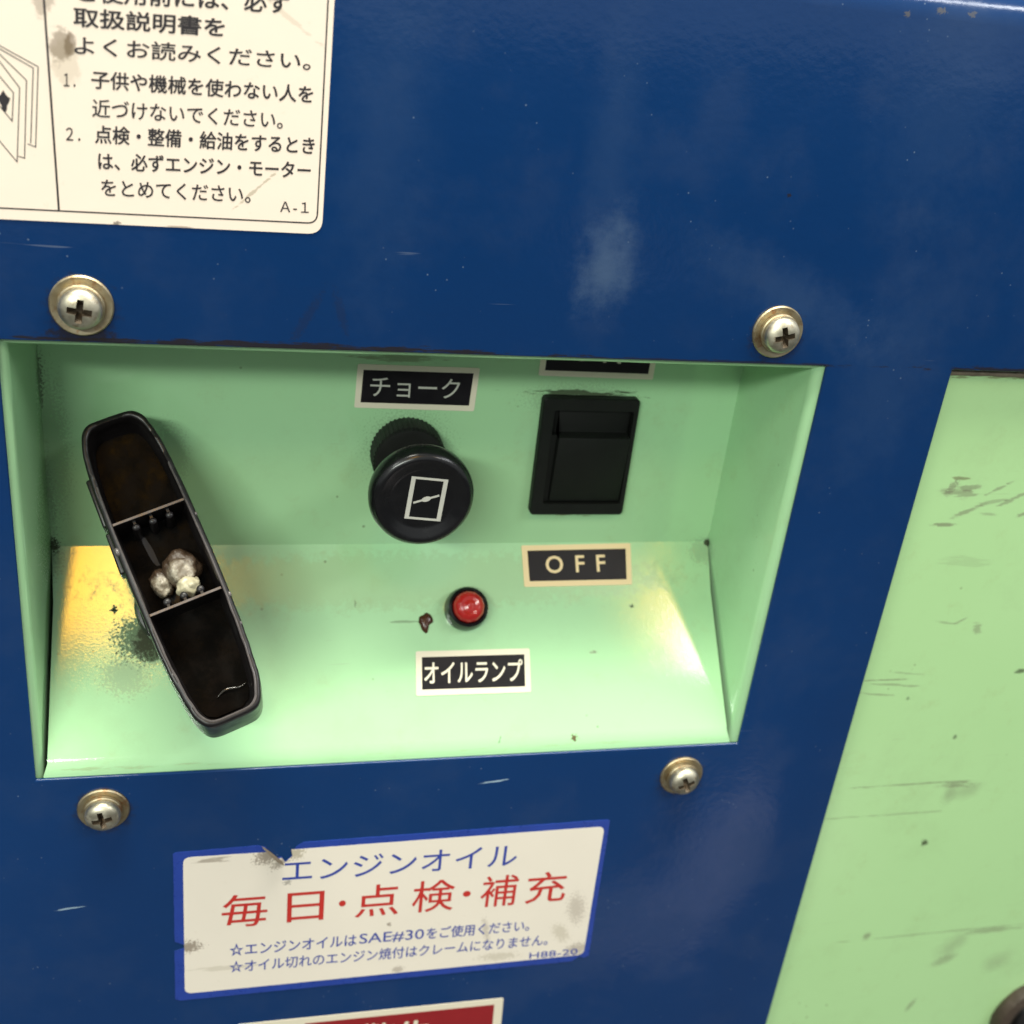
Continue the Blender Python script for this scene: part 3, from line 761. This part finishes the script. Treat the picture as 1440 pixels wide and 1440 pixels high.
obj('worn_rim', bm, M['wear'], LV, smooth=True, angle=60, label='worn bright line along the rim')
# floor of the two outer pockets, oily brown
def pocket(y0, y1, z0, z1, name, mat):
    bm = bmesh.new()
    nx, ny = 12, 24
    V = []
    for j in range(ny + 1):
        y = y0 + (y1 - y0) * j / ny
        yy = max(-1, min(1, y / 39.4))
        half = (9.9 + 1.1 * (1 - yy * yy) - 2.2) * (1 - abs(yy) ** 5.5) ** (1 / 5.5) if abs(yy) < 1 else .2
        row = []
        for i in range(nx + 1):
            x = -half + 2 * half * i / nx
            z = z0 + (z1 - z0) * j / ny + .3 * noise.noise(Vector((x * .2, y * .12, 3)))
            row.append(bm.verts.new((x, y, z)))
        V.append(row)
    for j in range(ny):
        for i in range(nx): bm.faces.new((V[j][i], V[j][i + 1], V[j + 1][i + 1], V[j + 1][i]))
    obj(name, bm, mat, LV, smooth=True, angle=80)
pocket(-39.3, -10.2, 24.5, 26.0, 'pocket_floor', M['residue'])
pocket(15.2, 39.3, 29.5, 31.0, 'pocket_floor', M['residue'])
pocket(-9.8, 14.8, 25.2, 27.2, 'pocket_floor', M['residue'])
for yd in (14.9, -10.1):
    bm = bmesh.new()
    box(bm, -9.4, 9.4, yd - .35, yd + .35, 24, RIM - .35)
    dv = obj('divider', bm, M['lever'], LV)
    bm = bmesh.new()
    box(bm, -9.3, 9.3, yd - .3, yd + .3, RIM - .37, RIM - .12)
    obj('divider_edge', bm, M['wear'], dv, label='thin bright worn edge of the divider')
    sgn = -1 if yd > 0 else 1
    for xk in (-4.2, .2, 4.6):
        bm = bmesh.new()
        lathe(bm, [(1.15, 25), (1.05, RIM - 3.2), (.95, RIM - 2.4), (.6, RIM - 2.1), (0, RIM - 2.0)], 16, cx=xk, cy=yd + sgn * 2.0)
        box(bm, xk - .35, xk + .35, yd + sgn * .4 if sgn > 0 else yd - 1.6, yd + 1.6 if sgn > 0 else yd - .4, 26, RIM - 2.2)
        obj('post', bm, M['wear'] if False else M['lever'], dv, smooth=True)
# glossy bead added to catch a highlight at the lower end of the pocket
bm = bmesh.new(); rings = []
for i in range(15):
    t = i / 14; x = -1.5 + 8.2 * t; y = -34.6 + .7 * math.sin(t * 5.5) + 1.2 * t
    r = .42 * math.sin(PI * min(1, max(0, .06 + .88 * t))) ** .6
    rings.append([(x, y + r * math.cos(a), 25.2 + 2.0 * 0 + r * math.sin(a)) for a in [2 * PI * k / 8 for k in range(8)]])
loft(bm, rings, True, True)
bmesh.ops.recalc_face_normals(bm, faces=bm.faces[:])
obj('highlight_bead', bm, simple('highlight_bead_gloss', (.02, .018, .015), .05, spec=1.0), LV, smooth=True, angle=80)
# grip blocks and casting flash on the left flank
for y0, y1, xo in ((16.5, 30, 1.1), (3.5, 15, 1.3), (-14, -7, .7)):
    bm = bmesh.new()
    yy = ((y0 + y1) / 2) / 42
    x = -(9.9 + 1.1 * (1 - yy * yy))
    vs = box(bm, x - xo, x + 1.5, y0, y1, 27, 34.5)
    for v in vs:
        if v.co.x < x and (v.co.y > (y0 + y1) / 2): v.co.x += .35
    o = obj('grip_pad', bm, M['lever'], LV); bev(o, .0006, 3, 50); apply_mods(o)
    o.data.shade_smooth(); o.data.set_sharp_from_angle(angle=math.radians(35))
for y0, x0, r in ((8.0, -10.75, .95), (-26, -9.6, .45), (10.2, 10.7, .5), (-12.5, 10.7, .6), (-20.5, 10.5, .4)):
    bm = bmesh.new()
    bmesh.ops.create_icosphere(bm, subdivisions=2, radius=r)
    for v in bm.verts: v.co = Vector((v.co.x * .8 + x0, v.co.y * 1.3 + y0, v.co.z * .8 + RIM - .3))
    obj('moulding_nub', bm, M['wear'], LV, smooth=True, angle=80)
# pivot hub and shaft on the sloping floor
bm = bmesh.new()
lathe(bm, [(12.0, .0), (12.2, 5.5), (11.5, 7.5), (9, 8.2), (8.0, 21.5)], 48, cx=-.8, cy=-4.5)
obj('pivot_hub', bm, M['lever'], LV, smooth=True)

# lumps lying in the middle pocket
def lump(u, v, h, r, sq, seed, mat, label):
    bm = bmesh.new()
    bmesh.ops.create_icosphere(bm, subdivisions=4, radius=1)
    for vv in bm.verts:
        p = vv.co.copy()
        d = 1 + .22 * noise.noise(p * 1.6 + Vector((seed, 0, 0))) + .10 * noise.noise(p * 4 + Vector((0, seed, 0)))
        d -= .08 * abs(noise.noise(p * 2.6 + Vector((seed, seed, 0))))
        vv.co = Vector((p.x * sq[0], p.y * sq[1], p.z * sq[2])) * r * d
    o = obj('residue_lump', bm, mat, None, smooth=True, angle=80)
    o.matrix_world = LEVER_AT @ Matrix.Translation((u * .001, v * .001, h * .001))
    o['label'] = label; o['category'] = 'lump'; o['group'] = 'lumps lying in the lever handle'
lump(2.6, -.4, 31.2, 4.9, (.95, 1.1, .95), 2.0, M['lump'], 'largest crumpled pale lump in the middle pocket of the black lever')
lump(-3.4, -1.6, 28.8, 3.7, (.75, 1.15, .9), 7.0, M['lump'], 'brownish lump at the left of the lever pocket, half under the largest one')
lump(2.2, -5.6, 34, 2.9, (1.1, .95, .95), 11.0, M['lump2'], 'small smooth cream lump nearest the lower divider of the black lever')

# ------------------------------------------------------------------ ground in front of the machine
bm = bmesh.new()
vs = [bm.verts.new(p) for p in ((-30, -60, -.62), (30, -60, -.62), (30, 3, -.62), (-30, 3, -.62))]
bm.faces.new(vs)
fl = obj('ground', bm, M['concrete'], None, scale=1); fl['kind'] = 'structure'
M['pale'] = simple('pale_added_slab', (.42, .38, .40), .8, var=.5, vscale=9)  # unseen pale slabs, added and shaped to reflect in the blue panel
bm = bmesh.new()
for poly in ([(.28, -.525), (.64, -.53), (.71, -.60), (.69, -.70), (.655, -.79), (.56, -.80), (.50, -.72), (.455, -.62), (.28, -.56)],
             [(.94, -2.5), (1.10, -2.5), (1.52, -3.9), (1.30, -3.9)], [(-.5, -3.0), (.2, -3.0), (-.4, -7.5), (-2.6, -7.5)]):
    a = [bm.verts.new((x, y, -.62)) for x, y in poly]; b = [bm.verts.new((x, y, -.60)) for x, y in poly]
    bm.faces.new(b)
    for i in range(len(a)): bm.faces.new((a[i], a[(i + 1) % len(a)], b[(i + 1) % len(a)], b[i]))
bmesh.ops.recalc_face_normals(bm, faces=bm.faces[:])
pv = obj('added_pale_slabs', bm, M['pale'], None, scale=1); pv['kind'] = 'structure'
